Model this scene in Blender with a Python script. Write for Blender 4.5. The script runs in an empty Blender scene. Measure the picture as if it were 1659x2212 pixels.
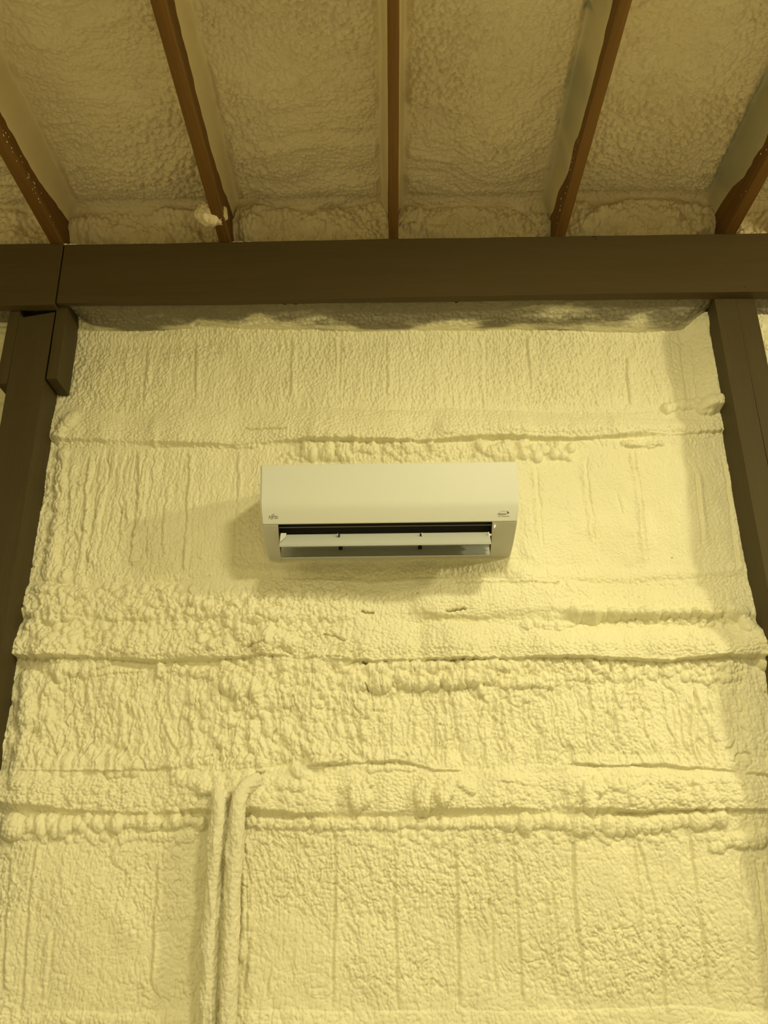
import bpy, bmesh, math
import numpy as np
from mathutils import Vector, Matrix

scn = bpy.context.scene
COL = scn.collection

# ------------------------------------------------------------------ camera
F_PX, CX, CY = 1820.0, 829.5, 1106.0
CAM_Z = 1.5
PITCH, YAW, ROLL = math.radians(21.6), math.radians(0.3), math.radians(0.62)
fw = Vector((-math.sin(YAW) * math.cos(PITCH), math.cos(YAW) * math.cos(PITCH), math.sin(PITCH)))
r0 = Vector((math.cos(YAW), math.sin(YAW), 0))
u0 = r0.cross(fw)
rt = r0 * math.cos(ROLL) - u0 * math.sin(ROLL)
up = r0 * math.sin(ROLL) + u0 * math.cos(ROLL)
cam_d = bpy.data.cameras.new('camera')
cam = bpy.data.objects.new('camera', cam_d)
COL.objects.link(cam)
cam.matrix_world = Matrix(((rt.x, up.x, -fw.x, 0), (rt.y, up.y, -fw.y, 0), (rt.z, up.z, -fw.z, CAM_Z), (0, 0, 0, 1)))
cam_d.sensor_fit = 'VERTICAL'
cam_d.sensor_height = 24.0
cam_d.lens = 24.0 * F_PX / 2212.0
cam_d.clip_start = 0.02
scn.camera = cam

# ------------------------------------------------------------------ world, lamps, exposure
w = bpy.data.worlds.new('world')
scn.world = w
w.use_nodes = True
w.node_tree.nodes['Background'].inputs[0].default_value = (1.0, 0.8, 0.4, 1)
w.node_tree.nodes['Background'].inputs[1].default_value = 0.02
scn.view_settings.view_transform = 'Standard'
scn.view_settings.look = 'None'
scn.view_settings.gamma = 1.0
scn.view_settings.use_curve_mapping = False
scn.view_settings.exposure = -0.12
LAMP = (1.0, 0.93, 0.54)


def add_lamp_or_fill(loc, power, sx=1.2, sy=0.16, tilt=(0, 0, 0)):
    l = bpy.data.lights.new('lamp_or_fill', 'AREA')
    l.shape = 'RECTANGLE'
    l.size, l.size_y = sx, sy
    l.energy = power
    l.color = LAMP
    o = bpy.data.objects.new('lamp_or_fill', l)
    o.location = loc
    o.rotation_euler = tilt
    COL.objects.link(o)
    return o


add_lamp_or_fill((0.62, 0.85, 3.44), 36, 0.30, 0.2, (math.radians(9), 0, 0))
add_lamp_or_fill((3.7, 0.45, 3.46), 80, 0.30, 0.2, (math.radians(9), math.radians(35), 0))
add_lamp_or_fill((-0.5, -1.4, 3.4), 52, 1.2, 0.2)  # unseen fill added behind the camera to brighten the wall
add_lamp_or_fill((-2.4, -1.6, 3.4), 62, 1.2, 0.2)  # unseen fill added to lift the left side
add_lamp_or_fill((2.4, -2.2, 3.4), 26, 1.2, 0.2)  # unseen weaker fill added behind, on the right


# ------------------------------------------------------------------ pixel -> place helpers
def ray(px, py):
    return fw + rt * ((px - CX) / F_PX) - up * ((py - CY) / F_PX)


def P(px, py, y):
    """point of the place at distance y from the camera wall that the photo shows at px,py"""
    d = ray(px, py)
    t = y / d.y
    return Vector((d.x * t, y, CAM_Z + d.z * t))


YW = 2.725          # distance of the foam wall's mean surface


def W(px, py):
    p = P(px, py, YW)
    return p.x, p.z


# ------------------------------------------------------------------ materials
def new_mat(name):
    m = bpy.data.materials.new(name)
    m.use_nodes = True
    nt = m.node_tree
    return m, nt, nt.nodes['Principled BSDF']


def foam_mat(name, c1, c2, grime_tone=None, rough=0.5, bump=0.25, scale=260.0, gr_thr=(0.58, 0.75)):
    m, nt, b = new_mat(name)
    tc = nt.nodes.new('ShaderNodeTexCoord')
    n1 = nt.nodes.new('ShaderNodeTexNoise')
    n1.inputs['Scale'].default_value = 2.3
    n1.inputs['Detail'].default_value = 5
    nt.links.new(tc.outputs['Object'], n1.inputs['Vector'])
    mix = nt.nodes.new('ShaderNodeMix')
    mix.data_type = 'RGBA'
    mix.inputs[6].default_value = (*c1, 1)
    mix.inputs[7].default_value = (*c2, 1)
    mr = nt.nodes.new('ShaderNodeMapRange')
    mr.inputs[1].default_value = 0.35
    mr.inputs[2].default_value = 0.65
    nt.links.new(n1.outputs['Fac'], mr.inputs[0])
    nt.links.new(mr.outputs[0], mix.inputs[0])
    out = mix.outputs[2]
    if grime_tone:
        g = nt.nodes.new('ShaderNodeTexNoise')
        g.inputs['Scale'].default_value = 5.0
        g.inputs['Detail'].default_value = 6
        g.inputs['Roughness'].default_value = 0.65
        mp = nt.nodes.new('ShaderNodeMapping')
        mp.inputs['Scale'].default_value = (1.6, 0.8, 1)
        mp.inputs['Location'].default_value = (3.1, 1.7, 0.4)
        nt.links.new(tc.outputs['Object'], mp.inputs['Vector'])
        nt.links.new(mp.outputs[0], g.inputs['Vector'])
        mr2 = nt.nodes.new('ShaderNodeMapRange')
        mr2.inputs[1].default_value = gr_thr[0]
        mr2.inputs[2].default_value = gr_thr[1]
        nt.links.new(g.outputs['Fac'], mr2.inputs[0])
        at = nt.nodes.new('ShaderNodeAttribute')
        at.attribute_name = 'dust_tone'
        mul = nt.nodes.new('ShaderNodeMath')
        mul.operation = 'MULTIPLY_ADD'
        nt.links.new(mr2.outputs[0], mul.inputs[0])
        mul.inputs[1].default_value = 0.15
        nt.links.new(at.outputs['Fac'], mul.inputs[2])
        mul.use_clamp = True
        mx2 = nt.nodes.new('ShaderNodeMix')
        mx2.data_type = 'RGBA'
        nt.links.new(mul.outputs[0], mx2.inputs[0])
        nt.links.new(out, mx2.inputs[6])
        mx2.inputs[7].default_value = (*grime_tone, 1)
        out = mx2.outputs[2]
    nt.links.new(out, b.inputs['Base Color'])
    b.inputs['Roughness'].default_value = rough
    b.inputs['Specular IOR Level'].default_value = 0.35
    n2 = nt.nodes.new('ShaderNodeTexNoise')
    n2.inputs['Scale'].default_value = scale
    n2.inputs['Detail'].default_value = 3
    nt.links.new(tc.outputs['Object'], n2.inputs['Vector'])
    bp = nt.nodes.new('ShaderNodeBump')
    bp.inputs['Strength'].default_value = bump
    bp.inputs['Distance'].default_value = 0.002
    nt.links.new(n2.outputs['Fac'], bp.inputs['Height'])
    nt.links.new(bp.outputs[0], b.inputs['Normal'])
    return m


def wood_mat(name, c1, c2, axis, scale=14, rough=0.6, stretch=0.06, bump=0.3):
    m, nt, b = new_mat(name)
    tc = nt.nodes.new('ShaderNodeTexCoord')
    mp = nt.nodes.new('ShaderNodeMapping')
    s = [1.0, 1.0, 1.0]
    s[axis] = stretch
    mp.inputs['Scale'].default_value = s
    nt.links.new(tc.outputs['Object'], mp.inputs['Vector'])
    n = nt.nodes.new('ShaderNodeTexNoise')
    n.inputs['Scale'].default_value = scale
    n.inputs['Detail'].default_value = 8
    n.inputs['Roughness'].default_value = 0.65
    n.inputs['Distortion'].default_value = 0.6
    nt.links.new(mp.outputs[0], n.inputs['Vector'])
    n2 = nt.nodes.new('ShaderNodeTexNoise')
    n2.inputs['Scale'].default_value = scale * 9
    n2.inputs['Detail'].default_value = 4
    nt.links.new(mp.outputs[0], n2.inputs['Vector'])
    ad = nt.nodes.new('ShaderNodeMath')
    ad.operation = 'MULTIPLY_ADD'
    nt.links.new(n2.outputs['Fac'], ad.inputs[0])
    ad.inputs[1].default_value = 0.45
    nt.links.new(n.outputs['Fac'], ad.inputs[2])
    mr = nt.nodes.new('ShaderNodeMapRange')
    mr.inputs[1].default_value = 0.5
    mr.inputs[2].default_value = 0.95
    nt.links.new(ad.outputs[0], mr.inputs[0])
    mix = nt.nodes.new('ShaderNodeMix')
    mix.data_type = 'RGBA'
    mix.inputs[6].default_value = (*c1, 1)
    mix.inputs[7].default_value = (*c2, 1)
    nt.links.new(mr.outputs[0], mix.inputs[0])
    nt.links.new(mix.outputs[2], b.inputs['Base Color'])
    b.inputs['Roughness'].default_value = rough
    b.inputs['Specular IOR Level'].default_value = 0.2
    bp = nt.nodes.new('ShaderNodeBump')
    bp.inputs['Strength'].default_value = bump
    bp.inputs['Distance'].default_value = 0.001
    nt.links.new(ad.outputs[0], bp.inputs['Height'])
    nt.links.new(bp.outputs[0], b.inputs['Normal'])
    return m


def plain_mat(name, c, rough=0.45, spec=0.4, noise=0.03):
    m, nt, b = new_mat(name)
    tc = nt.nodes.new('ShaderNodeTexCoord')
    n = nt.nodes.new('ShaderNodeTexNoise')
    n.inputs['Scale'].default_value = 9
    n.inputs['Detail'].default_value = 4
    nt.links.new(tc.outputs['Object'], n.inputs['Vector'])
    mix = nt.nodes.new('ShaderNodeMix')
    mix.data_type = 'RGBA'
    mix.inputs[6].default_value = (*[x * (1 - noise) for x in c], 1)
    mix.inputs[7].default_value = (*[min(1, x * (1 + noise)) for x in c], 1)
    nt.links.new(n.outputs['Fac'], mix.inputs[0])
    nt.links.new(mix.outputs[2], b.inputs['Base Color'])
    b.inputs['Roughness'].default_value = rough
    b.inputs['Specular IOR Level'].default_value = spec
    return m


M = {}
M['foam'] = foam_mat('spray_foam', (0.79, 0.735, 0.51), (0.83, 0.775, 0.55), rough=0.42, bump=0.3)
M['soffit_foam'] = foam_mat('soffit_foam', (0.74, 0.69, 0.50), (0.78, 0.73, 0.53), grime_tone=(0.21, 0.18, 0.12), bump=0.5, scale=180)
M['ceiling_foam'] = foam_mat('ceiling_foam', (0.70, 0.58, 0.37), (0.76, 0.64, 0.42), grime_tone=(0.36, 0.34, 0.24), bump=0.4, scale=200)
M['pipe_foam'] = foam_mat('pipe_foam', (0.76, 0.71, 0.51), (0.82, 0.76, 0.56), rough=0.75, bump=1.0, scale=330)
M['paint_x'] = wood_mat('painted_beam', (0.068, 0.046, 0.016), (0.080, 0.055, 0.020), 0, bump=0.25)
M['paint_z'] = wood_mat('painted_post', (0.058, 0.042, 0.016), (0.073, 0.053, 0.021), 2, bump=0.25)
M['raw'] = wood_mat('raw_rafter', (0.105, 0.048, 0.010), (0.205, 0.102, 0.022), 1, scale=18, stretch=0.035, bump=0.5)
M['plastic'] = plain_mat('white_plastic', (0.66, 0.655, 0.60), 0.5, 0.3, 0.012)
M['plastic_grey'] = plain_mat('satin_plastic', (0.58, 0.57, 0.52), 0.4, 0.35, 0.012)
M['louver'] = plain_mat('louver_plastic', (0.47, 0.475, 0.45), 0.4, 0.35, 0.012)
M['dark'] = plain_mat('dark_cavity', (0.012, 0.011, 0.010), 0.6, 0.2)
M['ink'] = plain_mat('ink', (0.10, 0.095, 0.07), 0.6, 0.2)
M['concrete'] = plain_mat('concrete', (0.42, 0.40, 0.37), 0.8, 0.2, 0.1)
M['glue'] = plain_mat('foam_speck', (0.8, 0.76, 0.64), 0.6, 0.2)


# ------------------------------------------------------------------ object helpers
def link(name, me, mat, parent=None, smooth=False):
    o = bpy.data.objects.new(name, me)
    COL.objects.link(o)
    for mm in (mat if isinstance(mat, (list, tuple)) else [mat]):
        me.materials.append(mm)
    if parent:
        o.parent = parent
    if smooth:
        me.shade_smooth()
    return o


def tag(o, label, cat, group=None):
    o['label'] = label
    o['category'] = cat
    if group:
        o['group'] = group
    return o


def structure(o):
    o['kind'] = 'structure'
    return o


def empty(name, loc):
    o = bpy.data.objects.new(name, None)
    o.empty_display_size = 0.1
    o.location = loc
    COL.objects.link(o)
    return o


def to_local(o, origin):
    """keep vertices in place but set the object's origin"""
    o.data.transform(Matrix.Translation(-Vector(origin)))
    o.location = origin
    return o


def box_bm(bm, x0, x1, y0, y1, z0, z1):
    vs = [bm.verts.new((x, y, z)) for x in (x0, x1) for y in (y0, y1) for z in (z0, z1)]
    for f in ((0, 1, 3, 2), (4, 6, 7, 5), (0, 4, 5, 1), (2, 3, 7, 6), (0, 2, 6, 4), (1, 5, 7, 3)):
        bm.faces.new([vs[i] for i in f])
    return vs


def finish(bm, name, mat, parent=None, bevel=0, seg=2, smooth=False, origin=None):
    bmesh.ops.recalc_face_normals(bm, faces=bm.faces)
    me = bpy.data.meshes.new(name)
    bm.to_mesh(me)
    bm.free()
    o = link(name, me, mat, parent, smooth)
    if bevel:
        md = o.modifiers.new('bevel', 'BEVEL')
        md.width = bevel
        md.segments = seg
        md.limit_method = 'ANGLE'
        md.angle_limit = math.radians(35)
        me.shade_smooth()
        md.harden_normals = False
        wn = o.modifiers.new('wn', 'WEIGHTED_NORMAL')
        wn.keep_sharp = True
    if origin is not None:
        to_local(o, origin)
    return o


def plank(name, x0, x1, y0, y1, z0, z1, mat, parent=None, axis=0, bevel=0.003, seg_len=0.06, wob=0.0012, seed=0):
    """timber with slightly wandering arrises"""
    rng = np.random.RandomState(seed)
    lo = [x0, y0, z0]
    hi = [x1, y1, z1]
    n = max(2, int((hi[axis] - lo[axis]) / seg_len))
    a1, a2 = [a for a in (0, 1, 2) if a != axis]
    bm = bmesh.new()
    rings = []
    off = np.cumsum(rng.randn(n + 1, 4, 2) * 0.35, axis=0)
    off -= off.mean(axis=0)
    off *= wob
    for i in range(n + 1):
        t = lo[axis] + (hi[axis] - lo[axis]) * i / n
        ring = []
        for k, (s1, s2) in enumerate(((0, 0), (1, 0), (1, 1), (0, 1))):
            c = [0, 0, 0]
            c[axis] = t
            c[a1] = (hi[a1] if s1 else lo[a1]) + off[i, k, 0]
            c[a2] = (hi[a2] if s2 else lo[a2]) + off[i, k, 1]
            ring.append(bm.verts.new(c))
        rings.append(ring)
    for i in range(n):
        for k in range(4):
            bm.faces.new((rings[i][k], rings[i][(k + 1) % 4], rings[i + 1][(k + 1) % 4], rings[i + 1][k]))
    bm.faces.new(rings[0])
    bm.faces.new(rings[-1][::-1])
    return finish(bm, name, mat, parent, bevel=bevel, seg=2)


# ------------------------------------------------------------------ numpy noise
def _h(ix, iy, seed):
    with np.errstate(over='ignore'):
        h = (ix.astype(np.uint32) * np.uint32(374761393) + iy.astype(np.uint32) * np.uint32(668265263)
             + np.uint32((seed * 2246822519 + 3266489917) & 0xffffffff))
        h = (h ^ (h >> np.uint32(13))) * np.uint32(1274126177)
        h = h ^ (h >> np.uint32(16))
    return h


def rnd(ix, iy, seed):
    return (_h(ix, iy, seed) & np.uint32(0xffffff)).astype(np.float32) / np.float32(16777216.0)


def vnoise(u, v, seed):
    iu = np.floor(u)
    iv = np.floor(v)
    fu = (u - iu).astype(np.float32)
    fv = (v - iv).astype(np.float32)
    iu = iu.astype(np.int64)
    iv = iv.astype(np.int64)
    fu = fu * fu * fu * (fu * (fu * 6 - 15) + 10)
    fv = fv * fv * fv * (fv * (fv * 6 - 15) + 10)
    a = rnd(iu, iv, seed)
    b = rnd(iu + 1, iv, seed)
    c = rnd(iu, iv + 1, seed)
    d = rnd(iu + 1, iv + 1, seed)
    return (a + (b - a) * fu) * (1 - fv) + (c + (d - c) * fu) * fv - 0.5


def fbm(u, v, seed, o=4, g=0.5):
    s = 0
    a = 1.0
    for i in range(o):
        s = s + a * vnoise(u, v, seed + i * 17)
        u = u * 2.03 + 11.3
        v = v * 2.03 + 5.7
        a *= g
    return s


def cells(u, v, seed):
    """popcorn lumps: domes 0..1 with creases between them"""
    iu = np.floor(u).astype(np.int64)
    iv = np.floor(v).astype(np.int64)
    f1 = np.full(u.shape, 9.0, np.float32)
    f2 = np.full(u.shape, 9.0, np.float32)
    hh = np.zeros(u.shape, np.float32)
    for di in (-1, 0, 1):
        for dj in (-1, 0, 1):
            a = iu + di
            b = iv + dj
            dx = a + rnd(a, b, seed) - u
            dy = b + rnd(a, b, seed + 5) - v
            d = (dx * dx + dy * dy).astype(np.float32)
            near = d < f1
            f2 = np.where(near, f1, np.minimum(f2, d))
            hh = np.where(near, rnd(a, b, seed + 9), hh)
            f1 = np.where(near, d, f1)
    f1 = np.sqrt(f1)
    f2 = np.sqrt(f2)
    e = np.clip((f2 - f1) * 1.25, 0, 1)
    dome = 0.62 * np.sqrt(np.clip(1 - (1 - e) ** 2, 0, 1)) * np.clip(1.15 - 0.75 * f1 * f1, 0, 2) + 0.38 * np.clip(1 - 1.3 * f1 * f1, 0, 1)
    return dome * (0.55 + 0.45 * hh)


def sm(t):
    t = np.clip(t, 0, 1)
    return t * t * (3 - 2 * t)


def grid_obj(name, pts, mat, dust_tone=None):
    nz, nx = pts.shape[:2]
    me = bpy.data.meshes.new(name)
    me.vertices.add(nz * nx)
    me.vertices.foreach_set('co', pts.reshape(-1).astype(np.float32))
    idx = np.arange(nz * nx, dtype=np.int32).reshape(nz, nx)
    q = np.stack([idx[:-1, :-1], idx[:-1, 1:], idx[1:, 1:], idx[1:, :-1]], -1).reshape(-1, 4)
    n = len(q)
    me.loops.add(n * 4)
    me.loops.foreach_set('vertex_index', q.reshape(-1))
    me.polygons.add(n)
    me.polygons.foreach_set('loop_start', np.arange(0, n * 4, 4, dtype=np.int32))
    me.update(calc_edges=True)
    if dust_tone is not None:
        at = me.attributes.new('dust_tone', 'FLOAT', 'POINT')
        at.data.foreach_set('value', dust_tone.reshape(-1).astype(np.float32))
    return structure(link(name, me, mat, None, True))


def axis_pts(a, b, fa, fb, fine, coarse):
    return np.concatenate([np.arange(a, fa, coarse), np.arange(fa, fb, fine), np.arange(fb, b + coarse, coarse)])


# ------------------------------------------------------------------ timber measures
YB = 2.55                      # front face of the header beam
YP = 2.588                     # front face of the posts
BT = 0.038
beam_top = P(850, 516, YB).z
beam_bot = P(830, 642, YB).z
ledge_z = P(830, 711, 2.70).z
ceil_z = beam_top + 0.215
rafter_px = [122, 483, 850, 1210, 1577]
rafter_x = [P(p, 522 - p * 0.0105, YB).x for p in rafter_px]
sp = (rafter_x[-1] - rafter_x[0]) / 4
rafter_x = [rafter_x[0] - sp] + rafter_x + [rafter_x[-1] + sp]

# ------------------------------------------------------------------ foam wall
FINE = 0.0022
X = axis_pts(-3.4, 3.4, -1.36, 1.40, FINE, 0.02).astype(np.float64)
Z = axis_pts(0.0, ceil_z + 0.12, 0.98, 3.40, FINE, 0.012).astype(np.float64)
XX, ZZ = np.meshgrid(X, Z)
H = np.zeros(XX.shape, np.float32)
BEAD = np.zeros(XX.shape, np.float32)
rng = np.random.RandomState(7)


def zy(py, px=830):
    return W(px, py)[1]


def poly_z(pts):
    q = sorted(W(*p) for p in pts)
    return np.interp(X, [a for a, b in q], [b for a, b in q])[None, :]


def poly_x(pts, zarr):
    q = sorted(((b, a) for a, b in (W(*p) for p in pts)))
    return np.interp(zarr, [a for a, b in q], [b for a, b in q])[:, None]


def win(x0, x1, z0, z1):
    i0, i1 = np.searchsorted(X, [x0, x1])
    j0, j1 = np.searchsorted(Z, [z0, z1])
    return slice(j0, j1), slice(i0, i1)


def xmask(pa, pb, py, soft=0.05):
    a = W(pa, py)[0]
    b = W(pb, py)[0]
    return (sm((X - a) / soft) * sm((b - X) / soft))[None, :]


def band(bot, top, h, rise=0.006, p=1.2, wob=0.004, seed=1, xm=None):
    z0 = poly_z(bot) + (fbm(X * 9, X * 0 + seed, seed, 5, 0.6) * wob)[None, :]
    z1 = poly_z(top) + (fbm(X * 4, X * 0 + seed, seed + 3, 3) * 0.02)[None, :]
    z0 = z0 + (fbm(X * 55, X * 0 + seed, seed + 8, 3) * 0.0045)[None, :]
    rise = (rise * (0.8 + 5 * np.clip(fbm(X * 2.1 + 3 * seed, X * 0, seed + 11, 3) + 0.12, 0, 1)))[None, :]
    s = np.clip((ZZ - z0) / (z1 - z0), 0, 1)
    pr = (1 - s) ** p * sm((ZZ - z0) / rise) * (0.8 + 0.2 * sm((ZZ - z0) / 0.05))
    pr = h * pr * np.clip(0.85 + 1.1 * fbm(X * 3.3 + seed * 1.7, X * 0 + 2.2, seed + 60, 4, 0.6), 0.25, 1.4)[None, :]
    if xm is not None:
        pr = pr * xm
    return pr.astype(np.float32)


def groove(pts, depth=0.004, width=0.004, side=1, ridge=0.004, rw=0.014, wob=0.004, seed=0):
    zs = sorted(W(*p)[1] for p in pts)
    xs = [W(*p)[0] for p in pts]
    m = 0.06
    sl = win(min(xs) - m, max(xs) + m, zs[0] - 0.01, zs[-1] + 0.01)
    zz = Z[sl[0]]
    x0 = poly_x(pts, zz) + (fbm(zz * 22, zz * 0 + seed, seed + 31, 4, 0.6) * wob)[:, None]
    d = X[sl[1]][None, :] - x0
    end = (sm((zz - zs[0]) / 0.03) * sm((zs[-1] - zz) / 0.03))[:, None]
    amp = end * (0.75 + 0.6 * fbm(zz * 12, zz * 0 + 3.3, seed + 77, 3)[:, None])
    H[sl] += (amp * (-depth * np.exp(-(d / width) ** 2) + ridge * np.exp(-((d - side * rw * 0.7) / (rw * 0.6)) ** 2))).astype(np.float32)


def bead(px, py, rx, rz, h, ang=0.0, wm=False):
    cx, cz = W(px, py)
    s = 0.00165
    rx, rz = rx * s, rz * s * 1.08
    R = max(rx, rz) * 1.1
    sl = win(cx - R, cx + R, cz - R, cz + R)
    dx = XX[sl] - cx
    dz = ZZ[sl] - cz
    c, si = math.cos(ang), math.sin(ang)
    a = (dx * c + dz * si) / rx
    b = (-dx * si + dz * c) / rz
    r2 = a * a + b * b
    d = h * np.sqrt(np.clip(1 - r2, 0, 1))
    BEAD[sl] = np.maximum(BEAD[sl], d.astype(np.float32))


def bead_row(pts, r, step=1.1, h=0.5, jit=0.3, tall=1.0, rvar=0.3):
    """string of foam blobs along a pixel polyline; h = height / radius"""
    pts = np.array(pts, float)
    seg = np.hypot(*np.diff(pts, axis=0).T)
    L = np.concatenate([[0], np.cumsum(seg)])
    t = 0
    while t < L[-1]:
        x = np.interp(t, L, pts[:, 0])
        y = np.interp(t, L, pts[:, 1])
        rr = r * (1 + rvar * rng.randn() * 0.8)
        rr = max(rr, r * 0.45)
        bead(x, y + rng.randn() * jit * r, rr, rr * tall * (1 + 0.2 * rng.rand()), rr * 0.00165 * h * 2)
        t += rr * step


def lumps(x0, x1, y0, y1, n, r, h=0.5, tall=1.1, ang=0.0, fade=True):
    for _ in range(n):
        x = rng.uniform(x0, x1)
        y = rng.uniform(y0, y1)
        rr = r * rng.uniform(0.5, 1.3)
        bead(x, y, rr, rr * tall, rr * 0.00165 * h * 1.6, ang + rng.randn() * 0.25)


# broad undulation
H += fbm(XX * 2.2, ZZ * 2.2, 3, 4) * 0.022
H += fbm(XX * 9, ZZ * 7, 9, 3) * 0.006

# belts of foam over the horizontal girts
bA = band([(60, 958), (180, 955), (240, 958), (330, 962), (480, 965), (560, 960), (640, 956), (760, 958), (900, 958), (1000, 955), (1100, 951), (1200, 955), (1330, 950), (1450, 944), (1560, 938)],
          [(60, 870), (300, 876), (500, 884), (700, 884), (900, 886), (1100, 888), (1300, 893), (1540, 884)], 0.030, 0.007, 0.75, seed=2)
H += bA
H += band([(850, 948), (1000, 946), (1200, 947), (1520, 938)], [(850, 915), (1000, 900), (1250, 905), (1520, 905)], 0.012, 0.012, 0.6, seed=4, xm=xmask(930, 1530, 940))
bB0 = band([(60, 1290), (170, 1283), (330, 1270), (480, 1250), (700, 1241), (900, 1243), (1050, 1256), (1210, 1262), (1400, 1256), (1640, 1246)],
           [(60, 1225), (500, 1215), (900, 1215), (1300, 1228), (1640, 1215)], 0.012, 0.02, 1.0, seed=5)
H += bB0
bB1 = band([(60, 1345), (300, 1345), (500, 1352), (650, 1350), (850, 1345), (1000, 1340), (1100, 1342), (1240, 1345), (1400, 1352), (1580, 1352), (1640, 1350)],
           [(60, 1265), (500, 1255), (900, 1245), (1300, 1262), (1640, 1262)], 0.024, 0.02, 0.5, seed=6)
H += bB1
bB2 = band([(60, 1424), (230, 1425), (330, 1431), (450, 1431), (520, 1425), (560, 1418), (640, 1425), (790, 1430), (900, 1428), (1050, 1426), (1150, 1424), (1225, 1424), (1290, 1428), (1420, 1431), (1560, 1420), (1640, 1425)],
           [(60, 1340), (300, 1345), (500, 1340), (700, 1330), (900, 1345), (1200, 1355), (1640, 1350)], 0.042, 0.007, 0.55, seed=7)
H += bB2
bC = band([(-60, 1752), (150, 1757), (440, 1760), (530, 1766), (850, 1769), (1100, 1759), (1300, 1757), (1560, 1750), (1720, 1752)],
          [(-60, 1660), (300, 1664), (700, 1655), (1000, 1660), (1400, 1655), (1720, 1680)], 0.036, 0.008, 0.45, seed=8)
H += bC
H += band([(-60, 2300), (1720, 2300)], [(-60, 2178), (400, 2185), (800, 2180), (1400, 2184), (1720, 2172)], 0.02, 0.05, 0.35, seed=12)
H += band([(30, 1668), (300, 1668), (420, 1664)], [(30, 1615), (300, 1620), (420, 1620)], 0.016, 0.007, 1.1, seed=13, xm=xmask(20, 420, 1660, 0.08))
H += band([(640, 1658), (740, 1652), (860, 1646), (900, 1655), (940, 1668), (1010, 1668)], [(640, 1618), (1010, 1622)], 0.026, 0.008, 0.6, seed=14, xm=xmask(650, 1020, 1650))
H += band([(1250, 1654), (1430, 1656), (1560, 1665), (1600, 1672), (1720, 1680)], [(1250, 1630), (1720, 1630)], 0.022, 0.006, 0.7, seed=15, xm=xmask(1200, 1900, 1660, 0.1))
H += band([(180, 1418), (330, 1428), (470, 1428)], [(180, 1405), (330, 1395), (470, 1385)], 0.020, 0.006, 0.6, seed=16, xm=xmask(200, 520, 1420, 0.1))
H += band([(170, 1472), (260, 1452), (330, 1455), (360, 1480)], [(170, 1455), (260, 1432), (360, 1450)], 0.010, 0.005, 0.8, seed=18, xm=xmask(150, 370, 1460, 0.05))
# smoother upper-left of belt C fanning round the pipe heads
H += band([(1060, 1690), (1150, 1702), (1230, 1715), (1300, 1716), (1380, 1700), (1600, 1695)], [(1060, 1665), (1600, 1665)], 0.012, 0.007, 0.5, seed=19, xm=xmask(1040, 1600, 1690, 0.1))

# climbing up the posts
xl = W(100, 1000)[0]
xr = W(1585, 1000)[0]
topz = zy(905)
rr_ = sm((X - W(1480, 800)[0]) / 0.1)[None, :] * sm((ZZ - topz) / 0.012)
H += (0.042 * rr_).astype(np.float32)
for xe, s in ((xl, -1), (xr, 1)):
    d = np.clip(1 - np.abs(XX - xe - s * 0.03) / 0.09, 0, 1)
    H += (0.012 * sm(d)).astype(np.float32)

# popcorn texture, streaked down the panels and finer on the belts
zA0, zA1 = zy(960), zy(885)
zB0, zB1 = zy(1430), zy(1245)
zC0, zC1 = zy(1765), zy(1665)
inband = np.zeros(XX.shape, np.float32)
for a, b in ((zA0, zA1), (zB0, zB1), (zC0, zC1)):
    inband = np.maximum(inband, sm((ZZ - a + 0.01) / 0.03) * sm((b + 0.01 - ZZ) / 0.03))
wu = fbm(XX * 16, ZZ * 16, 21, 3) * 0.013
wv = fbm(XX * 16, ZZ * 16, 25, 3) * 0.013
flow = (ZZ - 1.9) * 0.10 * XX
patch = sm(0.5 + 1.6 * fbm(XX * 3.1 + 4, ZZ * 4.2, 41, 3))
cA = cells((XX + wu + flow) / 0.0135, (ZZ + wv) / 0.022, 50)
cB = cells((XX + wu * 1.5) / 0.024, (ZZ + wv * 1.5) / 0.036, 60)
cC = cells((XX + wu) / 0.0125, (ZZ + wv) / 0.0110, 70)
streak = fbm((XX + wu * 0.6 + flow) * 62, ZZ * 9, 81, 3, 0.55)
lowz = sm((zy(1800) - ZZ) / 0.1)
left_mid = sm((W(420, 1100)[0] - XX) / 0.25) * sm((ZZ - zB1) / 0.04) * sm((zA0 - ZZ) / 0.04)
panel = 1 - inband
rough4 = sm((ZZ - zC1) / 0.03) * sm((zB0 - ZZ) / 0.03)       # the messy panel between belts B and C
messL = sm((W(880, 1300)[0] - XX) / 0.3) * sm((ZZ - zy(1440)) / 0.05) * sm((zy(1250) - ZZ) / 0.05)
gapR = 1 - 0.75 * sm((XX - W(1080, 1100)[0]) / 0.15) * sm((ZZ - zB1) / 0.04) * sm((zA0 - ZZ) / 0.04)
def crease(u, v, seed, w_):
    n_ = fbm(u, v, seed, 3, 0.45)
    return np.exp(-(n_ / w_) ** 2)


ampA = (0.0040 + 0.0030 * patch) * gapR
cD = cells((XX + wu * 1.3 + flow) / 0.0092, (ZZ + wv) / 0.0125, 90)
lipB = sm((ZZ - zB0 - 0.0) / 0.01) * sm((zy(1380) - ZZ) / 0.04)
lipA = sm((ZZ - zA0 - 0.0) / 0.01) * sm((zy(922) - ZZ) / 0.04)
lipC = sm((ZZ - zC0 - 0.0) / 0.01) * sm((zC1 - ZZ) / 0.03)
H += (panel * ampA * (0.62 * cA + 0.62 * cD)).astype(np.float32)
H += ((0.0022 * panel * patch * gapR + 0.0060 * rough4 * (0.3 + 0.7 * sm((W(900, 1500)[0] - XX) / 0.3)) + 0.0100 * messL) * cB).astype(np.float32)
H += ((inband * (0.0022 + 0.0030 * (1 - patch)) + 0.0050 * lipB + 0.0036 * lipA + 0.0026 * lipC) * cC).astype(np.float32)
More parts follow.
